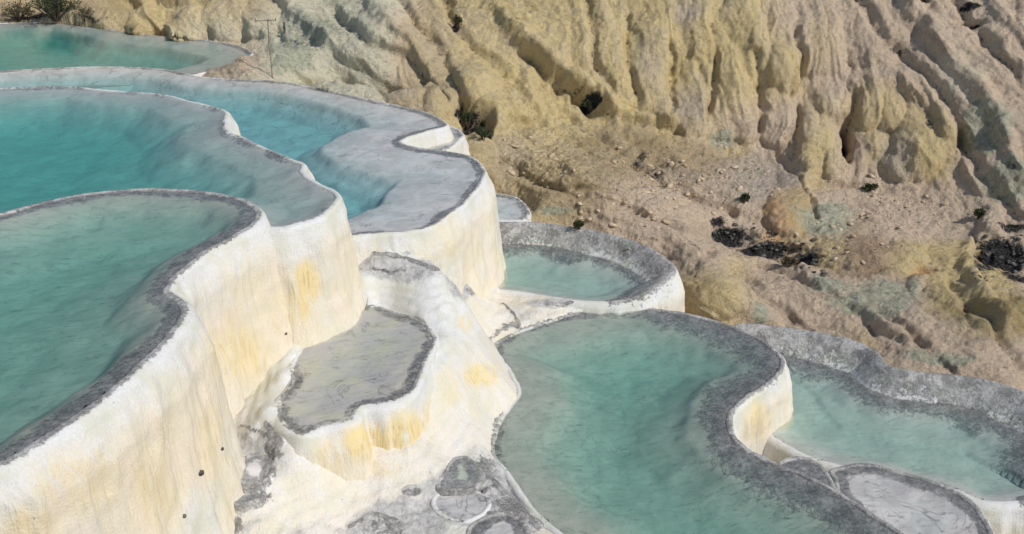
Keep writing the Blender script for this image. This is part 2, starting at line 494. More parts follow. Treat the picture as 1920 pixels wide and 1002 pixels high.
pool('green-teal pool with a jagged grey rim above the tallest cream wall', LV['A'],
     [(0, 868), (60, 836), (150, 775), (205, 735), (255, 690), (300, 645), (335, 608), (346, 585), (338, 566), (312, 548), (322, 525), (352, 497),
      (390, 468), (440, 443), (470, 423), (484, 402), (472, 385), (430, 369), (340, 357), (250, 356), (150, 366), (60, 386), (0, 402),
      (-150, 430), (-500, 520), (-700, 700), (-420, 960), (-150, 925)],
     [(0, .015), (.25, .05), (.5, .16), (.9, .42), (2, .60), (4, .7)], 4.6, W_GREEN, FLOOR_GREEN, lip=.20, flare=.75, crust=.32,
     stain=[(450, 665, 60, 60, .8), (150, 900, 120, 70, .45), (290, 920, 60, 90, .5), (60, 985, 60, 40, .55), (395, 830, 40, 90, .5), (430, 640, 40, 60, .6)], seed=100)
pool('deep turquoise pool with a broad blue-grey shelf inside its rim', LV['B'],
     [(-260, 190, 0, .14, .1, .4), (-100, 172, 0, .14, .1, .4), (0, 166, 0, .14, .1, .4), (125, 163, 0, .14, .1, .4), (200, 170, 0, .14, .1, .45), (300, 177, 0, .14, .1, .6), (350, 189, 0, .14, .1, .8), (400, 201), (420, 207), (421, 232), (428, 250),
      (450, 258), (500, 280), (545, 300), (566, 307), (566, 322), (590, 342), (634, 366), (625, 384), (598, 406), (560, 418), (528, 426), (490, 424),
      (440, 392), (340, 379), (250, 378), (150, 388), (60, 408), (0, 424), (-150, 452), (-500, 520), (-700, 400), (-500, 250)],
     [(0, .025), (.3, .11), (0.9, .20), (1.3, .42), (2.2, .80), (4, 1.0)], 3.6, W_TEAL, FLOOR_TEAL, lip=.15, flare=.55, crust=.10, crust_out=.03, crust_k=.9,
     stain=[(575, 530, 28, 45, 1.6), (560, 575, 25, 40, 1.2)], seed=200)
pool('long blue-green pool with a lavender-grey shallow shelf above a cream wall', LV['E'],
     [(-300, 165, 0, .14, .12, 0.3), (-150, 150, 0, .14, .12, 0.3), (0, 134, 0, .14, .12, 0.3), (100, 128, 0, .14, .12, 0.3), (200, 125.5, 0, .14, .12, 0.3), (300, 130, 0, .14, .12, 0.3), (340, 137, 0, .14, .12, 0.3), (380, 145, 0, .14, .12, 0.3), (450, 150, 0, .14, .12, 0.3), (512, 152.5, 0, .14, .12, 0.3), (580, 163, 0, .14, .12, 0.32), (640, 176, 0, .14, .12, 0.35), (700, 190, 0, .14, .12, 0.4), (760, 202, 0, .14, .12, 0.5), (800, 212), (828, 226), (836, 236), (800, 246), (764, 257), (750, 266), (766, 274), (800, 280), (850, 287), (882, 295), (901, 310),
      (908, 326), (900, 343), (885, 362), (868, 382), (840, 402), (806, 425), (770, 433), (720, 437), (670, 441), (600, 450, 0, .14, .1, .3), (480, 400, 0, .14, .1, .2), (330, 330, 0, .14, .1, .2), (150, 270, 0, .14, .1, .2), (-100, 240, 0, .14, .1, .2), (-300, 220, 0, .14, .1, .2)],
     [(0, .02), (.5, .05), (1.2, .07), (2.2, .14), (2.6, .38), (4.2, .72)], 3.6, W_BLUE, FLOOR_PALE, lip=.15, flare=.55, crust=.16, crust_out=.03, crust_k=.95,
     stain=[(840, 440, 40, 50, .4)], seed=300)
pool('turquoise pool with a pointed grey end below the tan slope', LV['K'],
     [(-400, 60, 0, .14, .1, 0.3), (-200, 50, 0, .14, .1, 0.3), (0, 44, 0, .14, .1, 0.3), (100, 43, 0, .14, .1, 0.3), (165, 49, 0, .14, .1, 0.4), (215, 58, 0, .14, .1, 0.6), (260, 64, 0, .14, .1, 0.6), (330, 71, 0, .14, .1, 0.6), (400, 78, 0, .14, .1, 0.8), (440, 85), (466, 96), (472, 102), (455, 113), (420, 125),
      (365, 140), (250, 160), (0, 170), (-300, 140)],
     [(0, .02), (.8, .09), (1.6, .14), (2.0, .5), (3.0, .85)], 2.0, W_TEAL, FLOOR_TEAL, lip=.10, flare=.5, crust=.12, crust_out=.03, seed=400)
pool('small white scooped basin notched into the edge of the shelf', LV['E'] - .42,
     [(842, 238), (856, 243), (866, 254), (858, 266), (836, 279), (800, 284), (765, 280), (770, 262), (800, 246)],
     [(0, .02), (.3, .05), (2, .1)], 2.6, W_THIN, FLOOR_PALE, lip=.13, flare=.5, crust=.14, seed=450)
pool('shallow grey-floored pool with a crinkled rim on yellow-stained white walls', LV['F'],
     [(644, 578), (694, 573), (739, 586), (784, 600), (808, 619), (815, 642), (797, 676), (786, 709), (767, 737), (728, 754), (674, 763), (658, 788),
      (606, 800), (566, 814), (535, 800), (520, 762), (546, 722), (545, 688), (565, 653), (599, 605)],
     [(0, .01), (.3, .025), (.8, .05), (2, .09)], 2.3, W_THIN, FLOOR_OLIVE, lip=.17, flare=.45, crust=.13, crust_out=.03, crust_k=.78,
     stain=[(690, 830, 60, 40, 1.5), (760, 815, 50, 50, 1.3), (570, 910, 55, 55, 1.2), (830, 790, 45, 50, 1.0), (620, 850, 40, 40, .6)], seed=500)
pool('half-round pool with a thick dark crusted rim standing clear of milky water', LV['D'],
     [(900, 424, .5, .4), (950, 418, .5, .45), (1010, 419, .5, .5), (1070, 426, .5, .55), (1130, 438, .5, .6), (1180, 451, .5, .65), (1216, 466, .5, .7), (1246, 486, .48, .75),
      (1260, 503, .42, .8), (1252, 519, .32, .75), (1230, 536, .2, .6), (1195, 556, .08, .35), (1150, 566, .02, .16, .15), (1100, 566, .0, .14, .06), (1050, 561, .0, .14, .06), (985, 550, .0, .14, .06), (925, 542, .0, .14, .06),
      (890, 530, .05, .14, .06), (880, 470, .3, .2, .06)],
     [(0, .02), (.3, .12), (.9, .3), (3, .45)], 2.6, W_THIN, FLOOR_MILK, lip=.2, flare=.5, crust=.6, crust_out=.12, seed=600, crust_k=.85)
pool('big green pool with a wide blue-grey crust round its S-shaped rim', LV['C'],
     [(932, 645, 0, .14, 0.1), (965, 626, 0, .14, 0.1), (1005, 611, 0, .14, 0.1), (1060, 593, 0, .14, 0.1), (1110, 582, 0, .14, 0.25), (1160, 576, 0, .14, 0.4), (1220, 579), (1300, 592), (1360, 609), (1410, 630), (1448, 653), (1466, 674), (1458, 700), (1430, 724),
      (1398, 746), (1374, 768), (1366, 792), (1376, 820), (1404, 846), (1450, 868), (1500, 888), (1550, 912), (1600, 942), (1650, 975), (1695, 1005), (1760, 1055), (1800, 1150),
      (1600, 1300), (1300, 1300), (1130, 1120, 0, .14, 0.1), (1052, 1005, 0, .14, 0.1), (1000, 958, 0, .14, 0.1), (952, 890, 0, .14, 0.1), (922, 846, 0, .14, 0.1), (926, 815, 0, .14, 0.1), (942, 780, 0, .14, 0.1), (972, 736, 0, .14, 0.1), (952, 692, 0, .14, 0.1), (928, 660, 0, .14, 0.1)],
     [(0, .015), (.3, .07), (.8, .16), (1.1, .32), (1.8, .55), (4, .75)], 2.8, W_GREEN, FLOOR_GREEN, lip=.14, flare=.45, crust=.85,
     stain=[(1420, 790, 30, 50, .9)], seed=700)
pool('milky green pool fringed by a broad crusted bank beside the brown apron', LV['G'],
     [(1380, 612, .5, .5), (1450, 613, .5, .6), (1520, 622, .5, .75), (1600, 640, .5, .85), (1640, 660, .5, .8), (1660, 684, .5, .65), (1720, 699, .5, .6), (1800, 706, .5, .65),
      (1870, 720, .5, .8), (1920, 737, .5, .9), (2000, 790, .5, .9), (2020, 880, .4, .8), (1985, 935, .15, .4), (1925, 940, .0, .14, .08), (1850, 940, 0, .14, .08), (1780, 915, 0, .14, .08), (1700, 893, 0, .14, .08), (1600, 880, 0, .14, .08), (1500, 850, 0, .14, .08), (1430, 800, 0, .14, .08),
      (1400, 700, .1, .2)],
     [(0, .02), (.3, .10), (.8, .28), (3, .5)], 1.8, W_THIN, FLOOR_MILK, lip=.2, flare=.5, crust=.7, crust_out=.14, seed=800, crust_k=.9)
pool('lavender-grey shallow terrace pool with a fine dark rim line', LV['G'] + .42,
     [(1560, 884), (1590, 875), (1626, 872), (1691, 888), (1756, 907), (1800, 926), (1832, 953), (1848, 980), (1860, 1010), (1870, 1080), (1760, 1100), (1660, 1010), (1600, 950), (1572, 925), (1568, 900)],
     [(0, .01), (.4, .03), (.9, .05), (2, .22)], 1.2, W_THIN, FLOOR_GREY, lip=.12, flare=.35, crust=.22, seed=850)
pool('little triangular grey basin wedged against the blue-grey crust', LV['G'] + .62,
     [(1460, 872), (1490, 859), (1520, 863), (1545, 880), (1560, 905), (1566, 935), (1530, 915), (1490, 890)],
     [(0, .01), (.3, .03), (1, .06)], 1.2, W_THIN, FLOOR_GREY, lip=.08, flare=.25, crust=.3, seed=870)
pool('tiny blue pool tucked behind the half-round crusted pool', -0.72,
     [(905, 362), (940, 364), (965, 370), (982, 382), (990, 400), (980, 412), (930, 413), (890, 412), (880, 390)],
     [(0, .02), (.3, .06), (.7, .1), (1.0, .4), (2, .7)], 1.2, W_TEAL, FLOOR_PALE, lip=.08, flare=.3, crust=.12, seed=900)
pool('small pinkish basin with a brown scalloped edge below the cream wall', .05,
     [(437, 880), (450, 862), (475, 852), (505, 850), (514, 868), (508, 890), (490, 903), (455, 905)],
     [(0, .01), (.3, .02), (1, .04)], .9, None, FLOOR_PALE, lip=.05, flare=.2, crust=.12, seed=920)
pool('lower pinkish basin with a dark scalloped edge under another basin', -.12,
     [(428, 925), (440, 910), (470, 904), (490, 914), (492, 930), (465, 943), (440, 944)],
     [(0, .01), (.3, .02), (1, .04)], .9, None, FLOOR_PALE, lip=.05, flare=.2, crust=.12, seed=930)
pool('olive-crusted fan-shaped basin on the white shelf beside the big pool', -.86,
     [(822, 915), (836, 878), (850, 860), (872, 856), (892, 870), (905, 892), (890, 914), (860, 918)],
     [(0, .01), (.3, .03), (1, .06)], .8, None, FLOOR_GREEN, lip=.05, flare=.2, crust=.25, seed=940)
pool('smooth grey shallow basin below the olive-crusted fan basin', -.965,
     [(812, 940), (830, 922), (870, 919), (905, 925), (918, 945), (900, 965), (865, 975), (830, 966)],
     [(0, .01), (.3, .03), (1, .06)], .8, W_THIN, FLOOR_GREY, lip=.06, flare=.25, crust=.1, seed=950)
pool('grey basin with a pale rim at the lowest end of the shelf', -1.0,
     [(880, 990), (905, 972), (940, 963), (975, 972), (990, 995), (985, 1030), (930, 1045), (885, 1025)],
     [(0, .01), (.3, .03), (1, .06)], .8, W_THIN, FLOOR_GREY, lip=.07, flare=.25, crust=.18, seed=960)

# ------------------------------------------------------------------ white slope between the pools
LINES = [([(672, 478), (716, 477), (772, 488), (823, 507)], 6), ([(680, 450), (730, 447), (790, 440)], 4), ([(838, 497), (870, 503), (893, 530), (886, 549)], 8), ([(700, 505), (735, 512), (760, 508)], 4),
         ([(820, 917), (870, 917), (905, 925), (930, 905)], 5), ([(870, 975), (910, 962), (950, 965), (985, 990)], 6), ([(905, 875), (940, 920), (975, 950), (1010, 990)], 9), ([(500, 795), (530, 830), (515, 860)], 9), ([(455, 800), (500, 815), (530, 810)], 5),
         ([(1030, 573), (1065, 570), (1100, 574)], 5), ([(945, 570), (965, 590), (975, 612)], 4), ([(655, 990), (700, 965), (740, 975)], 5)]
def build_slope():
    zc = LV['C']
    ctrl = [(545, 610, .50), (530, 650, .47), (500, 720, .35), (450, 790, .12), (420, 850, -.08), (380, 930, -.3), (340, 1002, -.5), (300, 1100, -.8),
            (490, 770, .45), (470, 800, .28), (545, 828, .36), (490, 850, .12), (470, 900, -.08), (440, 980, -.35), (520, 1000, -.5),
            (640, 870, -.35), (720, 870, -.45), (800, 855, -.5), (600, 960, -.6), (550, 1000, -.65), (700, 950, -.8), (850, 900, -.88), (900, 880, -.95), (925, 860, -1.2),
            (912, 830, -1.15), (870, 800, -.7), (890, 760, -.65), (945, 765, -1.18), (955, 722, -1.05),
            (675, 482, 1.2), (690, 485, 1.2), (740, 490, 1.2), (790, 503, 1.15), (823, 509, 1.12), (740, 530, .92), (690, 540, .88), (700, 566, .56), (640, 566, .60), (780, 585, .58), (820, 606, .52),
            (840, 560, .72), (860, 562, .60), (890, 620, .0), (930, 680, -.72), (832, 640, .45), (850, 690, .12), (870, 700, -.15), (900, 740, -.7), (860, 765, -.45), (812, 690, .38),
            (840, 490, .62), (890, 545, -.55), (865, 520, .05), (760, 466, 1.34), (700, 463, 1.40), (800, 474, 1.1), (690, 449, 1.52), (740, 451, 1.50), (790, 452, 1.35), (835, 466, .95), (905, 570, -.85),
            (930, 558, -1.06), (1000, 560, -1.09), (1060, 569, -1.11), (1130, 573, -1.16), (920, 640, -1.26), (1000, 606, -1.26), (955, 600, -1.2), (1080, 584, -1.28), (1150, 574, -1.3), (1240, 570, -1.9),
            (935, 648, -1.33), (972, 737, -1.33), (940, 782, -1.33), (925, 815, -1.33), (923, 845, -1.33), (953, 891, -1.33), (1000, 959, -1.33), (1052, 1006, -1.33), (1100, 1060, -1.33),
            
            (800, 1000, -1.0), (900, 1000, -1.07), (980, 985, -1.14), (880, 935, -1.0), (700, 1060, -1.05), (900, 1080, -1.2),
            (300, 700, -.5), (450, 500, .2), (600, 430, .2), (720, 410, .3), (850, 420, -.4), (920, 480, -1.0), (1000, 480, -1.6), (1100, 500, -1.8), (200, 900, -.8), (100, 1050, -1.2), (640, 520, .7), (655, 500, .95),
            (528, 700, .60), (545, 640, .60), (583, 598, .60), (503, 765, .56), (548, 690, .50), (567, 654, .50), (524, 765, .49),
            (437, 880, .02), (475, 850, .03), (514, 868, .03), (490, 905, .0), (450, 907, -.01), (425, 925, -.14), (492, 930, -.16), (465, 946, -.17),
            (820, 915, -.90), (850, 858, -.88), (892, 868, -.9), (908, 895, -.9), (808, 940, -.96), (920, 945, -.97), (865, 978, -.98), (878, 990, -1.03), (940, 961, -1.02), (992, 995, -1.08), (930, 1048, -1.06),
            (600, 650, .1), (660, 620, .15), (740, 640, .15), (700, 690, .1), (620, 740, .1), (570, 770, .15), (650, 690, .1), (760, 690, .15), (640, 775, .1),
            (1000, 515, -1.9), (1090, 540, -1.9), (960, 500, -1.7), (1240, 560, -1.9)]
    P = np.array([at_z(a, b, c) for a, b, c in ctrl])
    deep = at_z(*np.array([(1000, 690), (1050, 660), (1100, 620), (1170, 600), (1200, 700), (1080, 750), (1050, 850), (1120, 980), (985, 830), (1020, 920), (1200, 850), (1250, 640)], float).T, zc)
    deep[:, 2] = -2.1
    P = np.r_[P, deep]
    f = tps(P, 0.004)
    st = 0.035
    X, Y = np.meshgrid(np.arange(-9.5, 4.6, st), np.arange(9.5, 26.5, st))
    Z = f(X, Y)
    near = np.full(X.shape, 1e9)
    # terracette steps and ripples
    Z = np.minimum(Z, 2.4)
    q = Z + 0.10 * fbm(X * 0.9, Y * 0.9, 0.0, 3, 61)
    stepf = q / 0.16
    fr = stepf - np.floor(stepf)
    Z = Z + 0.045 * (smooth(0.15, 0.85, fr) - fr) * 1.5 + 0.07 * fbm(X * 1.1, Y * 1.1, 0.0, 3, 62) + 0.03 * fbm(X * 4.2, Y * 4.2, 0.0, 4, 63, 0.6) + 0.03 * (0.4 - np.abs(vnoise(X * 2.3, Y * 2.3, 0.0, 69)))
    for Q, lv in POOLS:                                    # the slope stays below every pool floor
        x0, y0 = Q.min(0); x1, y1 = Q.max(0)
        bb = (X > x0) & (X < x1) & (Y > y0) & (Y < y1)
        if not bb.any(): continue
        xb, yb = X[bb], Y[bb]
        d, _ = nearest(xb, yb, Q)
        Z[bb] = np.where(inside_poly(xb, yb, Q), np.minimum(Z[bb], lv - 0.02 - 0.25 * smooth(0.0, 0.12, d) - 1.2 * smooth(0.1, 0.5, d)), Z[bb])
    V = np.stack([X, Y, Z], -1).reshape(-1, 3)
    px, py = to_px(V)
    def mask(blobs):
        r = np.zeros(len(V))
        for (sx, sy, rx, ry, k) in blobs:
            r = np.maximum(r, k * smooth(1.3, 0.5, np.hypot((px - sx) / rx, (py - sy) / ry)))
        return r
    grey = np.maximum(0.14 + 0.10 * fbm(V[:, 0] * 0.8, V[:, 1] * 0.8, 0.0, 3, 68), 0) + mask([(720, 500, 70, 25, .62), (770, 510, 60, 25, .55), (690, 455, 60, 22, .5), (770, 462, 60, 20, .4), (870, 525, 38, 38, .75), (830, 490, 40, 22, .6), (470, 830, 50, 30, .45), (505, 835, 30, 45, .6), (440, 960, 60, 50, .35),
                 (870, 930, 90, 60, .8), (960, 960, 70, 50, .95), (920, 900, 40, 40, .8), (760, 985, 90, 60, .7), (620, 1000, 80, 30, .3), (1040, 570, 60, 10, .55), (1000, 590, 60, 15, .3), (775, 920, 22, 10, .9), (700, 990, 60, 40, .6)])
    crust = mask([(515, 835, 22, 40, .6), (440, 985, 18, 22, .8), (960, 955, 40, 35, .7), (905, 880, 30, 30, .6), (870, 530, 25, 20, .4), (775, 922, 20, 8, .8), (480, 935, 40, 15, .6), (720, 995, 45, 30, .55)])
    crust = np.maximum(crust, 0.75 * smooth(0.06, 0.0, np.abs(V[:, 2] - zc)) * (V[:, 0] > -0.9))
    ln = np.zeros(len(V))
    for pl, wd in LINES:
        for (ax, ay), (bx, by) in zip(pl[:-1], pl[1:]):
            wob_x = px + 5 * fbm(V[:, 0] * 3, V[:, 1] * 3, 0.0, 3, 66); wob_y = py + 5 * fbm(V[:, 0] * 3, V[:, 1] * 3, 4.0, 3, 67)
            t = np.clip(((wob_x - ax) * (bx - ax) + (wob_y - ay) * (by - ay)) / ((bx - ax) ** 2 + (by - ay) ** 2), 0, 1)
            ln = np.maximum(ln, smooth(wd, wd * 0.25, np.hypot(wob_x - ax - t * (bx - ax), wob_y - ay - t * (by - ay))))
    crust = np.maximum(crust, 0.95 * ln)
    V[:, 2] += 0.035 * ln
    stain = mask([(900, 705, 35, 25, 1.1), (872, 605, 15, 20, .7), (560, 590, 25, 30, 1.0), (690, 880, 70, 20, .4), (845, 720, 30, 40, .5)])
    drop = smooth(1.2, -0.6, V[:, 2]) * 0.5
    V[:, 2] += np.clip(np.maximum(grey, crust), 0, 1) * (0.05 * fbm(V[:, 0] * 4, V[:, 1] * 4, 0.0, 4, 64, 0.6) + 0.03 * (0.4 - np.abs(vnoise(V[:, 0] * 2.6, V[:, 1] * 2.6, 0.0, 65))))
    F = grid_faces(*X.shape)
    vis = (px > -150) & (px < 1400) & (py < 1250)
    F = F[vis[F].all(1)]
    used = np.unique(F); rm = np.full(len(V), -1); rm[used] = np.arange(len(used))
    o = mesh_obj('travertine_slope', V[used], rm[F], TRAV, None, {'crust': crust[used], 'grey': grey[used], 'stain': stain[used], 'drop': drop[used]})
    tag(o, kind='structure')
build_slope()

# ------------------------------------------------------------------ hillside
def make_hill_mat():
    N = NT('hill_rock')
    p = N.pos()
    tint = N.attr('tint', True)
    rough_m, dark, lich = N.attr('rubble'), N.attr('dark'), N.attr('lichen')
    s1 = N.math('ADD', N.math('MULTIPLY', N.attr('streak'), 0.8), N.math('ADD', N.math('MULTIPLY', N.noise(p, 7, 6, 0.7), 0.5), 0.25))
    crease = N.attr('crease')
    g = N.noise(p, 5, 6, 0.7, 0.3)
    g2 = N.noise(p, 1.1, 4, 0.6, 0.3)
    c = tint
    c = N.mix(N.math('MULTIPLY', N.ramp(s1, 0.45, 0.75), 0.5), c, N.mix(0.5, tint, (0.78, 0.66, 0.50)))
    c = N.mix(N.math('MULTIPLY', N.ramp(N.math('ADD', s1, N.math('MULTIPLY', N.noise(p, 16, 4, 0.7), 0.3)), 0.52, 0.28), 0.3), c, N.mix(0.65, tint, (0.20, 0.145, 0.09)))
    c = N.mix(N.math('MULTIPLY', N.ramp(N.math('ADD', crease, N.math('MULTIPLY', N.noise(p, 9, 5, 0.7), 0.25)), 0.22, 0.08), 0.75), c, N.mix(0.75, tint, (0.12, 0.085, 0.055)))
    c = N.mix(N.math('MULTIPLY', N.ramp(g, 0.54, 0.66), 0.42), c, N.mix(0.75, tint, (0.17, 0.135, 0.10)))
    c = N.mix(N.math('MULTIPLY', N.ramp(g2, 0.5, 0.7), 0.25), c, (0.55, 0.45, 0.37))
    c = N.mix(N.math('MULTIPLY', N.ramp(N.noise(p, 20, 5, 0.75), 0.55, 0.66), 0.45), c, N.mix(0.7, tint, (0.15, 0.11, 0.07)))
    c = N.mix(N.math('MULTIPLY', N.ramp(N.noise(p, 12, 5, 0.7), 0.55, 0.68), 0.35), c, N.mix(0.5, tint, (0.85, 0.74, 0.58)))
    lf = N.ramp(N.math('ADD', lich, N.math('MULTIPLY', N.math('SUBTRACT', N.noise(p, 3.2, 6, 0.7, 0.5), 0.5), 2.2)), 0.35, 0.95)
    c = N.mix(N.math('MULTIPLY', lf, 0.85), c, N.mix(N.ramp(g, 0.4, 0.6), (0.66, 0.66, 0.50), (0.42, 0.44, 0.31)))
    rb = N.math('MULTIPLY', rough_m, N.ramp(N.noise(p, 9, 6, 0.75, 0.4), 0.50, 0.64))
    c = N.mix(N.math('MULTIPLY', rb, 0.75), c, (0.15, 0.12, 0.085))
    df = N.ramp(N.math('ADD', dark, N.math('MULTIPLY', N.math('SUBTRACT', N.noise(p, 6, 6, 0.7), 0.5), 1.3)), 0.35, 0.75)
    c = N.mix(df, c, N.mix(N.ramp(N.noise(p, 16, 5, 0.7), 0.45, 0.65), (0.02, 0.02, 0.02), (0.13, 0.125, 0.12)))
    h = N.math('ADD', N.math('MULTIPLY', s1, 0.8), N.math('MULTIPLY', g, 0.8))
    nm = N.bump(h, 1.0, 0.16)
    nm = N.bump(N.noise(p, 14, 6, 0.75), 0.8, 0.07, nm)
    return N.finish(c, 0.9, nm, 0.1)
HILL = make_hill_mat()

YEL, PINK, PALE, GREEN, RUST, BROWN, GREY = (.61, .485, .265), (.60, .475, .37), (.72, .59, .465), (.52, .54, .43), (.62, .38, .22), (.44, .34, .215), (.46, .39, .335)
HILL_CTRL_Y = [  # photo pixel and ground distance
    (-500, -120, 54), (0, -120, 53), (400, -120, 52), (700, -120, 49), (1000, -120, 48), (1300, -120, 46), (1600, -120, 45), (1920, -120, 44), (2400, -120, 43),
    (0, 5, 48.2), (150, 5, 47.5), (300, 0, 46.5), (450, 0, 46), (600, 0, 44.5), (800, 0, 43.5), (1000, 0, 43), (1130, 0, 42.3), (1300, 0, 41.3), (1440, 0, 40.7), (1700, 0, 39.7), (1900, 0, 38.3), (2200, 0, 37.5),
    (0, 36, 47.2), (100, 36, 46.9), (200, 44, 45.6), (250, 55, 44.6), (350, 66, 43.9), (430, 72, 43.5), 
    (350, 30, 44.9), (512, 150, 36.4), (560, 120, 38), (600, 80, 40), (660, 170, 35.2), (700, 100, 38.8), (780, 194, 34.3), (850, 150, 36.5), (850, 232, 33.0), (900, 262, 33.4),
    (930, 150, 37.6), (1000, 100, 39.5), (870, 240, 33.6),
    (1000, 220, 35.6), (1130, 214, 36.6), (1250, 238, 36.4), (1350, 260, 36.0), (1440, 292, 35.5), (1560, 332, 34.2), (1700, 338, 33.7), (1800, 430, 31.2), (1900, 470, 29.6), (2100, 500, 28),
    (1130, 130, 38.6), (1250, 130, 38.5), (1440, 150, 37.6), (1600, 170, 37.0), (1700, 170, 36.4), (1800, 250, 34.4), (1900, 250, 33.6), (1900, 370, 31.6), (1640, 290, 34.9),
    (1000, 330, 31.3), (1100, 290, 33.2), (1200, 330, 32.4), (1300, 340, 32.6), (1400, 370, 32.0), (1490, 400, 31.2), (1340, 440, 30.2), (1440, 462, 29.8), (1520, 488, 28.8), (1200, 425, 28.8), (1100, 400, 29.2), (1015, 398, 29.1), (955, 345, 31.4),
    (1300, 520, 26.6), (1280, 470, 27.7), (1380, 520, 27.2), (1330, 560, 25.6), (1420, 570, 25.4), (1500, 575, 25.5), (1620, 590, 25.0), (1700, 560, 25.8), (1900, 600, 24.3), (1800, 500, 28.0), (1600, 500, 27.8),
    (1900, 540, 26.6), (1780, 660, 23.1), (2200, 700, 21.5), (2200, 600, 24), (1650, 440, 30.0), (1740, 520, 27.4),
]
HILL_CTRL_Z = [(1400, 606, -2.4), (1460, 608, -2.4), (1530, 615, -2.4), (1610, 634, -2.4), (1660, 660, -2.4), (1690, 690, -2.35), (1790, 699, -2.35), (1900, 724, -2.35), (2000, 770, -2.35), (482, 103, 1.2), (500, 114, 1.2), (460, 119, 1.2), (425, 131, 1.2), (380, 143, 1.18), (455, 88, 1.25), (400, 74, 1.3), (1200, 750, -4), (1700, 850, -4.2), (1500, 1000, -4.5), (2000, 950, -3.8), (600, 500, -2.6), (300, 300, -1.6), (0, 180, -.6), (200, 110, .1), (300, 90, .5), (0, 90, .2), (100, 62, .1), (200, 72, .1), (-120, 75, .1), (320, 82, .3), (-300, 85, .1), (900, 480, -2.2), (760, 300, -1.5), (1050, 520, -2.6), (600, 220, -.3), (-400, 200, -.5), (-500, 600, -2), (2000, 830, -3.6), (1250, 600, -3.2)]
# flowstone lobes: px, py, half width, half height, height (m)
LOBES = [(1212, 130, 40, 75, .55), (1300, 190, 42, 70, .55), (1255, 195, 34, 50, .4), (1155, 120, 45, 95, .45), (1360, 150, 50, 110, .55), (1465, 110, 34, 62, .7), (1420, 90, 30, 70, .5), (1530, 70, 60, 70, .4), (1100, 60, 50, 90, .4), (1040, 70, 45, 90, .4),
         (1240, 60, 45, 70, .4), (1320, 50, 40, 70, .4), (1390, 30, 40, 60, .4), (1455, 220, 34, 60, .5), (1520, 250, 36, 85, .7), (1560, 290, 26, 45, .6), (1555, 190, 34, 45, .5), (1625, 195, 30, 50, .55), (1665, 205, 28, 40, .45), (1650, 270, 40, 32, .35), (1720, 260, 52, 75, .75), (1770, 225, 30, 60, .7),
         (1690, 300, 40, 45, .5), (1640, 150, 50, 50, .35), (1740, 130, 60, 70, .4), (1820, 180, 60, 80, .4), (1880, 100, 60, 90, .35), (1640, 60, 60, 70, .35), (1780, 60, 60, 70, .35), (1860, 300, 50, 60, .45), (1900, 230, 40, 60, .4), (1400, 230, 30, 45, .35), (1335, 225, 30, 35, .3),
         (1475, 395, 40, 45, .45), (1500, 330, 30, 40, .3), (1860, 420, 26, 40, .4), (1850, 445, 24, 30, .35), (1320, 550, 70, 48, .45), (1270, 530, 50, 40, .3), (1620, 475, 60, 26, .25), (1700, 470, 40, 25, .25), (1740, 520, 36, 18, .25), (1560, 470, 40, 25, .2), (1800, 540, 60, 30, .2), (1870, 590, 50, 35, .25), (1690, 600, 60, 25, .2),
         (430, 30, 40, 45, .6), (350, 40, 40, 40, .5), (280, 40, 40, 30, .45), (490, 30, 35, 45, .5), (560, 30, 40, 50, .3), (640, 110, 60, 40, .3), (720, 60, 60, 60, .35), (700, 150, 40, 35, .3), (800, 120, 50, 70, .4), (845, 80, 40, 70, .35), (590, 130, 40, 30, .2), (820, 190, 28, 40, .4), (760, 170, 36, 30, .3),
         (930, 205, 36, 45, .6), (890, 140, 35, 60, .4), (970, 180, 40, 60, .35), (925, 110, 40, 60, .3), (980, 40, 50, 60, .3), (900, 60, 40, 50, .25), (890, 290, 30, 40, .6), (910, 325, 16, 30, .35), (1010, 240, 30, 30, .25), (1130, 190, 30, 35, .45), (1085, 160, 30, 50, .35), (990, 140, 25, 40, .3)]
RECESS = [(872, 225, 20, 34, .7), (900, 240, 20, 32, .9), (1585, 268, 14, 36, 1.2), (1095, 198, 44, 12, .4), (1380, 445, 60, 18, .35), (1460, 470, 70, 20, .35), (1850, 470, 36, 28, .4), (1890, 480, 50, 30, .3), (1738, 512, 30, 12, .4), (1600, 412, 40, 12, .3), (1200, 310, 70, 9, .25), (1240, 345, 60, 8, .25), (1080, 350, 50, 7, .2), (1820, 45, 40, 8, .3), (1560, 350, 70, 10, .3), (1000, 235, 60, 10, .3)]
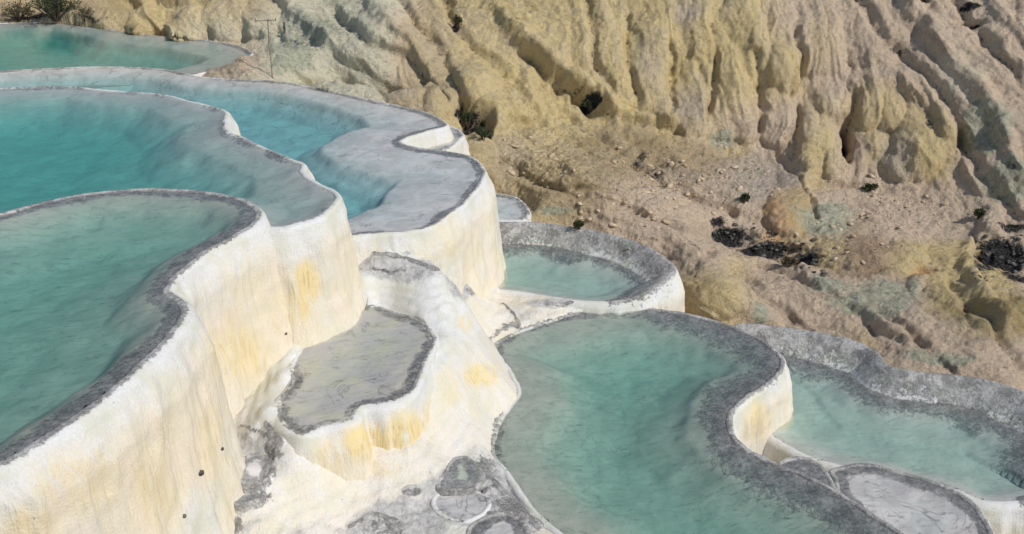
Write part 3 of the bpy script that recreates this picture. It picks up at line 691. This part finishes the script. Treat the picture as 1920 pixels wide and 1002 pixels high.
TINTS = [(500, 90, 150, 90, PALE), (620, 60, 120, 90, PALE), (680, 130, 90, 60, PALE), (540, 110, 60, 40, GREEN), (600, 60, 50, 30, GREEN), (350, 30, 160, 45, YEL), (470, 30, 50, 50, (.58, .47, .29)), (440, 110, 80, 40, (.50, .39, .27)), (100, 10, 120, 40, BROWN),
         (800, 120, 80, 80, (.52, .42, .27)), (950, 120, 120, 130, YEL), (1150, 100, 160, 140, YEL), (1350, 120, 120, 140, YEL), (1215, 130, 32, 55, GREY), (1290, 200, 40, 40, GREY), (1285, 30, 25, 30, GREY), (1530, 60, 90, 70, PINK), (1470, 110, 40, 60, YEL), (1540, 75, 40, 50, YEL),
         (1440, 240, 120, 60, PINK), (1700, 100, 200, 120, PINK), (1870, 120, 100, 150, PINK), (1520, 260, 35, 70, YEL), (1640, 200, 60, 45, YEL), (1720, 260, 60, 70, YEL), (1690, 290, 30, 50, GREY), (1800, 150, 50, 60, PALE), (1850, 250, 60, 60, GREEN), (1890, 340, 60, 50, GREEN), (1830, 240, 30, 40, GREEN),  # grey left of the big yellow lobe is its shaded side, put into colour
         (1000, 300, 110, 80, YEL), (1150, 290, 100, 50, (.40, .31, .18)), (1300, 310, 90, 40, BROWN), (1250, 380, 130, 60, PINK), (1050, 360, 110, 40, BROWN), (960, 300, 50, 40, GREY), (1400, 330, 90, 40, GREY), (1040, 395, 40, 12, GREEN), (1480, 400, 35, 35, (.50, .37, .20)), (1462, 405, 22, 30, RUST), (1350, 265, 30, 22, GREEN), (1380, 290, 30, 20, YEL),
         (1550, 410, 70, 40, GREEN), (1680, 400, 120, 60, PINK), (1620, 470, 70, 25, (.36, .26, .18)), (1600, 430, 40, 15, BROWN), (1560, 470, 40, 22, YEL), (1730, 480, 60, 25, YEL), (1820, 520, 50, 40, YEL), (1740, 512, 22, 10, RUST), (1330, 550, 80, 45, YEL), (1290, 490, 60, 40, PINK), (1460, 560, 90, 50, PINK), (1420, 590, 20, 30, GREEN),
         (1640, 560, 110, 45, GREEN), (1560, 530, 50, 20, GREEN), (1850, 600, 70, 35, (.42, .33, .17)), (1720, 640, 130, 40, PINK), (1760, 670, 90, 20, GREEN), (1560, 640, 80, 20, PINK), (1620, 640, 30, 20, YEL), (1870, 680, 60, 40, PINK), (900, 290, 20, 50, (.55, .44, .27))]
LICHEN = [(t[0], t[1], t[2], t[3], 1.0) for t in TINTS if t[4] is GREEN]
DARKS = [(866, 215, 10, 35, .7), (890, 235, 24, 32, .75), (905, 255, 18, 18, .8), (1586, 268, 10, 32, .9), (1105, 200, 20, 12, .9), (1075, 185, 28, 6, .5), (1370, 440, 36, 16, .95), (1430, 462, 52, 18, 1.0), (1500, 482, 40, 14, .95), (1350, 420, 18, 14, .8), (1880, 480, 60, 34, .95), (1900, 430, 40, 14, .7), (1850, 500, 30, 20, .7), (1905, 520, 40, 14, .7),  # dark rock and plants; shade of holes and gullies is also put into colour
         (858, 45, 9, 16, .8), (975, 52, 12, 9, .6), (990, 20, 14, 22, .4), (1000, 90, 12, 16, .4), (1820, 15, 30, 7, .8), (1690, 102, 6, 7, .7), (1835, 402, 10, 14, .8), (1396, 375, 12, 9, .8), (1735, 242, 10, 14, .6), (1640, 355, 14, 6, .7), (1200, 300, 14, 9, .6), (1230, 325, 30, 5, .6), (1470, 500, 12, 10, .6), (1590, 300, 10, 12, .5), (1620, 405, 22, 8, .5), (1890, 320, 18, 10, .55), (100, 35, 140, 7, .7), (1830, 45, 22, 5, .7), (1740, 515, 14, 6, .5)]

FLOWS = [([(830, -20), (860, 60), (905, 110), (960, 170), (1010, 230)], 16, -.35), ([(930, 20), (1000, 95), (1060, 150), (1110, 185), (1160, 225), (1250, 236)], 26, .5), ([(985, 110), (1060, 175), (1105, 212), (1180, 235), (1260, 246)], 15, -.35),
         ([(540, 10), (640, 90), (730, 140), (800, 200)], 30, .35), ([(620, 20), (700, 90), (790, 130), (850, 215)], 18, -.3), ([(740, -10), (800, 70), (850, 140), (870, 210)], 14, -.3), ([(690, 0), (770, 90), (830, 170)], 22, .3),
         ([(1050, 215), (1190, 300), (1260, 350), (1380, 400)], 12, -.25), ([(930, 300), (1020, 345), (1130, 375), (1250, 420), (1340, 470)], 12, -.2), ([(1190, 250), (1300, 330), (1420, 400)], 20, .2), ([(1460, 295), (1500, 340), (1525, 400)], 10, -.25),
         ([(1600, -10), (1660, 80), (1760, 170), (1800, 260)], 20, -.3), ([(1700, 0), (1790, 130), (1870, 230), (1910, 330)], 26, .35), ([(1790, 0), (1850, 90), (1930, 180)], 18, -.3), ([(1860, 0), (1930, 90)], 22, .3), ([(1800, 250), (1840, 330), (1910, 400)], 20, -.3),
         ([(1380, 510), (1450, 570), (1520, 620)], 12, -.2), ([(1500, 500), (1600, 560), (1700, 640)], 16, .15), ([(1560, 540), (1680, 600), (1780, 690)], 12, -.18), ([(1780, 540), (1840, 590), (1910, 680)], 14, -.2), ([(1420, 500), (1550, 540), (1640, 620)], 12, -.15), ([(1810, 470), (1830, 540), (1880, 600)], 22, .3),
         ([(1100, 0), (1110, 100), (1140, 190)], 14, -.25), ([(1180, 40), (1175, 130), (1200, 200)], 12, -.25), ([(1255, 90), (1260, 160), (1250, 225)], 12, -.25), ([(1335, 60), (1340, 150), (1320, 225)], 12, -.25), ([(1410, 110), (1430, 180), (1420, 250)], 12, -.25), ([(1495, 60), (1500, 130), (1480, 170)], 12, -.3), ([(1490, 200), (1490, 300)], 10, -.25), ([(1600, 180), (1590, 250)], 12, -.3)]
def build_hill():
    P = np.array([at_y(a, b, c) for a, b, c in HILL_CTRL_Y] + [at_z(a, b, c) for a, b, c in HILL_CTRL_Z])
    dp = at_z(np.array([930., 950, 900, 960]), np.array([390., 410, 400, 385]), -.72); dp[:, 2] = -1.5
    P = np.r_[P, dp]
    f = tps(P, 0.05)
    na, ny = 1150, 760
    ang = np.linspace(-0.66, 0.66, na)
    Yv = np.concatenate([np.linspace(15.5, 22, 70, endpoint=False), np.linspace(22, 48, 600, endpoint=False), np.linspace(48, 62, ny - 670)])
    A, Y = np.meshgrid(ang, Yv)
    X = A * Y * 1.05
    Z = f(X, Y)
    Z = np.minimum(Z, 9.0)
    calm = np.ones(X.shape)                                # the hill stays below every pool floor
    for Q, lv in POOLS:
        x0, y0 = Q.min(0); x1, y1 = Q.max(0)
        bb = (X > x0) & (X < x1) & (Y > y0) & (Y < y1)
        if not bb.any(): continue
        xb, yb = X[bb], Y[bb]
        ins = inside_poly(xb, yb, Q)
        d, _ = nearest(xb, yb, Q)
        k = np.where(ins, smooth(0.1, 0.7, d), 0)
        Z[bb] = np.where(ins, np.minimum(Z[bb], lv - 0.15 - 1.6 * k), Z[bb])
        calm[bb] = np.minimum(calm[bb], 1 - k)
    B = np.stack([X, Y, Z], -1)
    dX = np.gradient(B, axis=1); dY = np.gradient(B, axis=0)
    N = np.cross(dX, dY); N /= np.linalg.norm(N, axis=-1, keepdims=True)
    px, py = to_px(B)
    # domain warp so the outlines of lobes and stains are not ellipses
    wx = px + 14 * fbm(X * 0.9, Y * 0.9, Z * 0.9, 3, 71); wy = py + 12 * fbm(X * 0.9, Y * 0.9, Z * 0.9 + 9, 3, 72)
    rnd = random.Random(5)
    lobes = list(LOBES)
    for i in range(70):                                     # smaller drapes between the big ones
        x, y = rnd.uniform(520, 1920), rnd.uniform(-40, 330)
        if y > 60 + (x - 480) * 0.30 and x < 900: continue
        if 900 < x < 1450 and y > 190: continue
        lobes.append((x, y, rnd.uniform(10, 24), rnd.uniform(24, 60), rnd.uniform(.12, .26)))
    for i in range(60):
        x, y = rnd.uniform(920, 1920), rnd.uniform(240, 690)
        lobes.append((x, y, rnd.uniform(16, 40), rnd.uniform(8, 22), rnd.uniform(.05, .14)))
    H = np.zeros(X.shape)
    for (cx, cy, rx, ry, h) in lobes:
        du, dv = (wx - cx) / (rx * 1.12), (wy - cy) / (ry * 1.08)
        # tear shape: narrow shoulders, full belly
        du = du / (0.72 + 0.36 * smooth(-1, 0.6, dv))
        r2 = du * du + dv * dv
        m = np.maximum(1 - r2, 0) ** 0.6 * (0.15 + 0.85 * smooth(-1.0, 0.5, dv))
        m = h * 1.15 * m
        H = 0.5 * (H + m + np.sqrt((H - m) ** 2 + 0.0016 * (m > 0)))   # soft union
    R = np.zeros(X.shape)
    for (cx, cy, rx, ry, h) in RECESS:
        R = np.maximum(R, h * smooth(1.2, 0.3, np.hypot((wx - cx) / rx, (wy - cy) / ry)))
    # flow fields: down to the right on the left and far right, nearly straight down between, flatter on the apron
    U, Wc = wx / 45.0, wy / 45.0
    slope_w = {8: 0, 42: 0, 66: 0}
    wl = np.maximum(smooth(1100, 960, px + 0.35 * py - 40), smooth(1560, 1720, px - 0.2 * py))
    wa = smooth(-40, 60, py - (210 + np.clip(px - 1000, 0, 900) * 0.23))
    wts = {8: (1 - wl) * (1 - wa), 42: wl * (1 - wa), 66: wa}
    flut, st1, st2 = 0.0, 0.0, 0.0
    for deg, wt in wts.items():
        ph = math.radians(deg); cc, ss = math.cos(ph), math.sin(ph)
        ac = U * cc - Wc * ss; al = U * ss + Wc * cc
        ac = ac + 0.30 * fbm(ac * 0.6, al * 0.45, 0.0, 2, 90 + deg)
        r1 = 0.5 - np.abs(vnoise(ac * 0.8, al * 0.22, 0.0, 74 + deg)); r2 = 0.5 - np.abs(vnoise(ac * 1.9, al * 0.4, 3.0, 75 + deg))
        r3 = 0.5 - np.abs(vnoise(ac * 4.4, al * 0.8, 5.0, 76 + deg)); r4 = 0.5 - np.abs(vnoise(ac * 9.5, al * 1.5, 7.0, 78 + deg))
        flut = flut + wt * (0.30 * r1 + 0.11 * r2 + 0.075 * r3 + 0.04 * r4) * (0.7 if deg == 66 else 1.0)
        st1 = st1 + wt * fbm(ac * 3.0, al * 0.5, 9.0, 3, 82 + deg, 0.6)
        st2 = st2 + wt * np.minimum(np.minimum(r2 + 0.5, r3 + 0.55), r4 + 0.6)
    ML = np.zeros(X.shape); GD = np.zeros(X.shape)
    for pl, wd, hh in FLOWS:
        dmin = np.full(X.shape, 1e9)
        for (ax, ay), (bx, by) in zip(pl[:-1], pl[1:]):
            t = np.clip(((wx - ax) * (bx - ax) + (wy - ay) * (by - ay)) / ((bx - ax) ** 2 + (by - ay) ** 2), 0, 1)
            dmin = np.minimum(dmin, np.hypot(wx - ax - t * (bx - ax), wy - ay - t * (by - ay)))
        k = smooth(wd, 0, dmin)
        ML += hh * k
        if hh < 0: GD = np.maximum(GD, k ** 2 * 0.45)  # gully lines get shade painted into the dark mask
    slope = 1 - N[..., 2]
    steep = smooth(0.08, 0.35, slope + 0.0)
    rub = (0.09 + 0.05 * (1 - steep)) * fbm(X * 1.7, Y * 1.7, Z * 1.7, 4, 77, 0.65)
    # rubble zones: earthy apron
    def mask(blobs):
        r = np.zeros(X.shape)
        for (sx, sy, rx, ry, kk) in blobs:
            r = np.maximum(r, kk * smooth(1.3, 0.4, np.hypot((wx - sx) / rx, (wy - sy) / ry)))
        return r
    rubble = mask([(1060, 300, 160, 80, .8), (1250, 330, 160, 60, .9), (1150, 390, 160, 40, .7), (1400, 330, 80, 50, .8), (1680, 390, 150, 50, .5), (1430, 460, 110, 30, .9), (1890, 480, 60, 40, .9), (960, 30, 60, 60, .6), (870, 220, 40, 40, .6), (1600, 470, 90, 30, .5), (650, 60, 100, 60, .35), (1650, 120, 120, 80, .35)])
    fine = 0.045 * (0.45 - np.abs(fbm(X * 3.4, Y * 3.4, Z * 3.4, 3, 83, 0.7))) + 0.03 * fbm(X * 7.5, Y * 7.5, Z * 7.5, 2, 84, 0.7)
    rub2 = fine + rubble * 0.16 * np.maximum(fbm(X * 3.2, Y * 3.2, Z * 3.2, 3, 79, 0.6), -0.2)
    terr = 0.10 * smooth(0.1, 0.6, fbm(X * 0.35, Y * 1.2, 0.0, 3, 80))
    D = H + flut * (0.55 + 0.45 * steep) + rub + rub2 + ML - R
    dirn = N + np.array([0.05, -0.45, 0.1]); dirn /= np.linalg.norm(dirn, axis=-1, keepdims=True)
    D = D * calm
    V = B + dirn * D[..., None]
    V[..., 2] += terr * 0.4 * calm
    T = np.zeros(X.shape + (3,)); W = np.full(X.shape, 1e-3)
    base = np.array(PINK)
    T += base * W[..., None]
    for (sx, sy, rx, ry, c) in TINTS:
        if c is GREEN: continue
        w = np.exp(-1.6 * (((wx - sx) / rx) ** 2 + ((wy - sy) / ry) ** 2)) ** 1.3
        T += w[..., None] * np.array(c); W += w
    T = np.minimum(T / W[..., None] * np.array([1.42, 1.41, 1.31]), .88)
    lichen = mask(LICHEN)
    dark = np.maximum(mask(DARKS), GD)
    F = grid_faces(*X.shape)
    keep = (py < 1050).ravel()
    F = F[keep[F].all(1)]
    used = np.unique(F); rm = np.full(X.size, -1); rm[used] = np.arange(len(used))
    Vf = V.reshape(-1, 3)
    o = mesh_obj('hillside', Vf[used], rm[F], HILL, None, {'tint': T.reshape(-1, 3)[used], 'dark': dark.ravel()[used], 'rubble': rubble.ravel()[used], 'lichen': lichen.ravel()[used], 'streak': st1.ravel()[used], 'crease': st2.ravel()[used]})
    tag(o, kind='structure')
    qx, qy = to_px(V)
    def surf(cx, cy):                    # the point of the hill that shows at a photo pixel
        d = (qx - cx) ** 2 + (qy - cy) ** 2
        near = d < max(d.min() * 4, 9)
        c = np.where(near, V[..., 1], 1e9)
        i = np.unravel_index(np.argmin(c), c.shape)
        return V[i].copy()
    return surf
surf = build_hill()

# ------------------------------------------------------------------ things on the slopes
def simple_mat(name, c1, c2, scale=6, rough=0.85, bump=0.4):
    N = NT(name)
    f = N.noise(N.pos(), scale, 5, 0.65)
    return N.finish(N.mix(N.ramp(f, 0.35, 0.65), c1, c2), rough, N.bump(N.noise(N.pos(), scale * 3, 5, 0.7), bump, 0.03), 0.2)
LEAF = simple_mat('leaf', (0.035, 0.05, 0.022), (0.09, 0.11, 0.05), 9)
LEAF_DRY = simple_mat('leaf_dry', (0.06, 0.055, 0.03), (0.17, 0.14, 0.08), 9)
TWIG = simple_mat('twig', (0.06, 0.045, 0.03), (0.14, 0.11, 0.08), 12)
ROCK = simple_mat('rock', (0.40, 0.31, 0.20), (0.60, 0.48, 0.34), 5, 0.9, 0.7)
ROCK_DARK = simple_mat('rock_dark', (0.03, 0.028, 0.026), (0.17, 0.155, 0.14), 5, 0.85, 0.7)
METAL = simple_mat('weathered_metal', (0.22, 0.17, 0.13), (0.40, 0.33, 0.26), 14, 0.6, 0.2)

bpy.context.view_layer.update()
deps = bpy.context.evaluated_depsgraph_get()
def cast(px, py):                        # first surface seen at a photo pixel
    a, b, c = ray(px, py)
    d = Vector((float(a), float(b), float(c))).normalized()
    o = Vector((0, 0, CAM_H))
    for _ in range(6):
        hit, loc, nor, idx, ob, mt = sc.ray_cast(deps, o, d)
        if hit and ob.name.split('.')[0] == 'water':
            o = loc + d * 0.01
            continue
        return (loc, nor) if hit else (Vector(surf(px, py)), Vector((0, -.5, .8)))

def tube(path, radii, sides=6):
    P = [Vector(p) for p in path]
    V, F = [], []
    for i, p in enumerate(P):
        t = (P[min(i + 1, len(P) - 1)] - P[max(i - 1, 0)]).normalized()
        u = t.orthogonal().normalized(); w = t.cross(u)
        for k in range(sides):
            an = 2 * math.pi * k / sides
            V.append(p + (u * math.cos(an) + w * math.sin(an)) * radii[i])
    for i in range(len(P) - 1):
        for k in range(sides):
            F.append((i * sides + k, i * sides + (k + 1) % sides, (i + 1) * sides + (k + 1) % sides, (i + 1) * sides + k))
    return V, F
def join(parts):
    V, F = [], []
    for v, f in parts:
        o = len(V); V += [tuple(q) for q in v]; F += [tuple(i + o for i in q) for q in f]
    return V, F

def shrub(px, py, w, h, label, group=None, leaf=LEAF, seed=0, n=420, lsize=0.075):
    rnd = random.Random(seed)
    loc, nor = cast(px, py)
    root = empty('shrub', loc); tag(root, label, 'shrub', group)
    stems, tips = [], []
    for i in range(max(7, int(n / 22))):
        an, r = rnd.uniform(0, 6.283), rnd.uniform(0.15, 1.0) ** 0.7
        end = Vector((math.cos(an) * w * 0.5 * r, math.sin(an) * w * 0.42 * r, h * (1.0 - 0.45 * r * r) * rnd.uniform(0.7, 1.05)))
        mid = end * 0.5 + Vector((rnd.uniform(-.08, .08) * w, rnd.uniform(-.08, .08) * w, h * 0.08))
        stems.append(tube([(0, 0, -0.12), mid, end], [0.022 * h + .006, 0.013 * h + .004, 0.004], 5))
        tips.append((mid, end))
    V, F = join(stems)
    mesh_obj('stem', V, F, TWIG, root)
    LV_, LF = [], []
    for i in range(n):
        mid, end = rnd.choice(tips)
        p = mid.lerp(end, rnd.uniform(0.1, 1.12)) + Vector([rnd.gauss(0, 0.055) * w, rnd.gauss(0, 0.055) * w, rnd.gauss(0, 0.06) * h])
        p.z = max(p.z, 0.02)
        d = (end.normalized() + Vector([rnd.gauss(0, .6) for _ in range(3)])).normalized()
        s_ = d.orthogonal().normalized(); s_.rotate(__import__('mathutils').Quaternion(d, rnd.uniform(0, 6.28)))
        L = lsize * rnd.uniform(0.7, 1.5)
        o = len(LV_)
        LV_ += [tuple(p), tuple(p + d * L * .5 + s_ * L * .22), tuple(p + d * L), tuple(p + d * L * .5 - s_ * L * .22)]
        LF.append((o, o + 1, o + 2, o + 3))
    mesh_obj('foliage', LV_, LF, leaf, root, smooth_shade=False)
    return root
shrub(105, 36, 2.3, 1.3, 'big dark green bush at the far bank of the pointed turquoise pool', seed=1, n=1500, lsize=.10)
shrub(35, 38, 1.5, .8, 'lower olive bush beside the big bush on the far bank', seed=2, n=700, leaf=LEAF_DRY, lsize=.09)
shrub(158, 36, .9, .5, 'dry brown tuft at the end of the bushes on the far bank', seed=3, n=300, leaf=LEAF_DRY, lsize=.08)
shrub(858, 52, .35, .45, 'small dark shrub in a crack high on the tan slope', seed=4)
shrub(1106, 208, .6, .4, 'dark green shrub under the overhanging tan drapery', seed=5)
shrub(905, 262, .7, .45, 'dark shrub growing in the shadowed cleft behind the white scooped basin', seed=6, n=320)
shrub(878, 240, .45, .5, 'narrow dark shrub hanging in the cleft above another shrub', seed=7)
shrub(1396, 380, .3, .28, 'round dark shrub alone on the rubble above the rusty mound', seed=8)
shrub(1630, 358, .45, .22, 'low flat shrub at the foot of the lobed cliff', seed=9)
shrub(1835, 410, .35, .35, 'dark shrub beside the narrow knob above the black gully', seed=10)
shrub(1737, 6, .4, .3, 'green shrub on the pinkish upper cliff', seed=11)
shrub(1480, 500, .5, .25, 'yellow-green weed at the lower edge of the black rocks', seed=12, leaf=LEAF_DRY)
shrub(1085, 430, .3, .22, 'small dark weed behind the half-round crusted rim', seed=13)

# pole with a crossbar beside the pointed pool
loc, nor = cast(511, 147)
pole = empty('pole', loc)
tag(pole, 'thin weathered pole with a short crossbar on the pale slope', 'pole')
hgt = 2.1
V, F = tube([(0, 0, -.25), (0.01, 0, hgt * .5), (0.03, 0, hgt)], [.03, .027, .022], 10); mesh_obj('post', V, F, METAL, pole)
V, F = tube([(-.42, 0, hgt - .05), (.34, 0, hgt - .02)], [.018, .018], 8); mesh_obj('crossbar', V, F, METAL, pole)
V, F = tube([(-.26, 0, hgt - .05), (0.0, .01, hgt - .36)], [.01, .01], 6); mesh_obj('brace', V, F, METAL, pole)
for xx in (-.40, .32):
    V, F = tube([(xx, 0, hgt - .05), (xx, 0, hgt), (xx, 0, hgt + .05)], [.016, .026, .014], 8); mesh_obj('insulator', V, F, METAL, pole)
loc, nor = cast(534, 62)
stake = empty('stake', loc)
tag(stake, 'short dark stake standing on the pale slope beside the pole', 'stake')
V, F = tube([(0, 0, -.2), (0, 0, .2), (.01, 0, .42), (.01, 0, .44)], [.045, .045, .04, .015], 8); mesh_obj('shaft', V, F, ROCK_DARK, stake)

# loose rocks
def rock_mesh(seed, name='rock'):
    rnd = random.Random(seed)
    bm = bmesh.new()
    bmesh.ops.create_icosphere(bm, subdivisions=2, radius=1)
    sx, sy, sz = rnd.uniform(.8, 1.25), rnd.uniform(.7, 1.1), rnd.uniform(.5, .8)
    for v in bm.verts:
        c = v.co
        k = 1 + 0.28 * float(fbm(np.array(c.x * 1.4), np.array(c.y * 1.4), np.array(c.z * 1.4 + seed), 3, seed))
        v.co = Vector((c.x * k * sx, c.y * k * sy, c.z * k * sz))
    V = np.array([v.co[:] for v in bm.verts]); F = np.array([[l.index for l in f.verts] for f in bm.faces])
    bm.free()
    return V, F
RM = [rock_mesh(i) for i in range(6)]
rnd = random.Random(11)
def rubble(name, label, spots, mat, lo, hi):
    parts = []
    for i, (x, y) in enumerate(spots):
        loc, nor = cast(x, y)
        V, F = RM[i % 6]
        sz = lo + (hi - lo) * rnd.random() ** 3
        an = rnd.uniform(0, 6.28); ca_, sa_ = math.cos(an), math.sin(an)
        W = V * np.array([sz * rnd.uniform(.8, 1.6), sz, sz * rnd.uniform(.7, 1.2)])
        tl = rnd.uniform(-.6, .6); W = np.c_[W[:, 0] * math.cos(tl) - W[:, 2] * math.sin(tl), W[:, 1], W[:, 0] * math.sin(tl) + W[:, 2] * math.cos(tl)]
        W = np.c_[W[:, 0] * ca_ - W[:, 1] * sa_, W[:, 0] * sa_ + W[:, 1] * ca_, W[:, 2]] + np.array(loc)
        parts.append((W, F))
    nv = len(RM[0][0])
    o = mesh_obj(name, np.concatenate([p[0] for p in parts]), np.concatenate([p[1] + nv * i for i, p in enumerate(parts)]), mat, None, smooth_shade=False)
    return tag(o, label, 'rubble', kind='stuff')
sp = []
for i in range(420):
    if i < 250: x = rnd.uniform(1335, 1545); y = 428 + (x - 1335) * .30 + rnd.gauss(0, 13)
    else: x = rnd.uniform(1825, 1918); y = rnd.uniform(440, 528)
    sp.append((x, y))
rubble('dark_rubble', 'blackish rubble filling the gullies of the brown apron', sp, ROCK_DARK, .015, .09)
sp = []
while len(sp) < 420:
    x, y = rnd.choice([(1060, 300), (1250, 330), (1320, 340), (1400, 330), (1150, 390), (1680, 390), (960, 290), (1600, 440), (1300, 320)])
    sp.append((x + rnd.gauss(0, 60), y + rnd.gauss(0, 26)))
sp = [(x, y) for x, y in sp if x > 930]
rubble('tan_rubble', 'small tan rubble scattered over the rough apron below the cliff', sp, ROCK, .02, .11)
for (x, y, sz, lab) in [(376, 887, .065, 'black stone standing in for a small hole low on the tall cream wall'), (345, 968, .045, 'little dark stone standing in for a hole at the foot of the tall cream wall'), (536, 626, .035, 'tiny dark pebble standing in for a hole where two cream walls meet'), (416, 842, .04, 'tiny black pebble above the pinkish basin')]:  # stones on the cream walls are added in place of small dark holes
    loc, nor = cast(x, y)
    o = mesh_obj('stone', *RM[3], ROCK_DARK, None, smooth_shade=False)
    o.scale = (sz, sz, sz * 1.2); o.location = loc; tag(o, lab, 'stone')
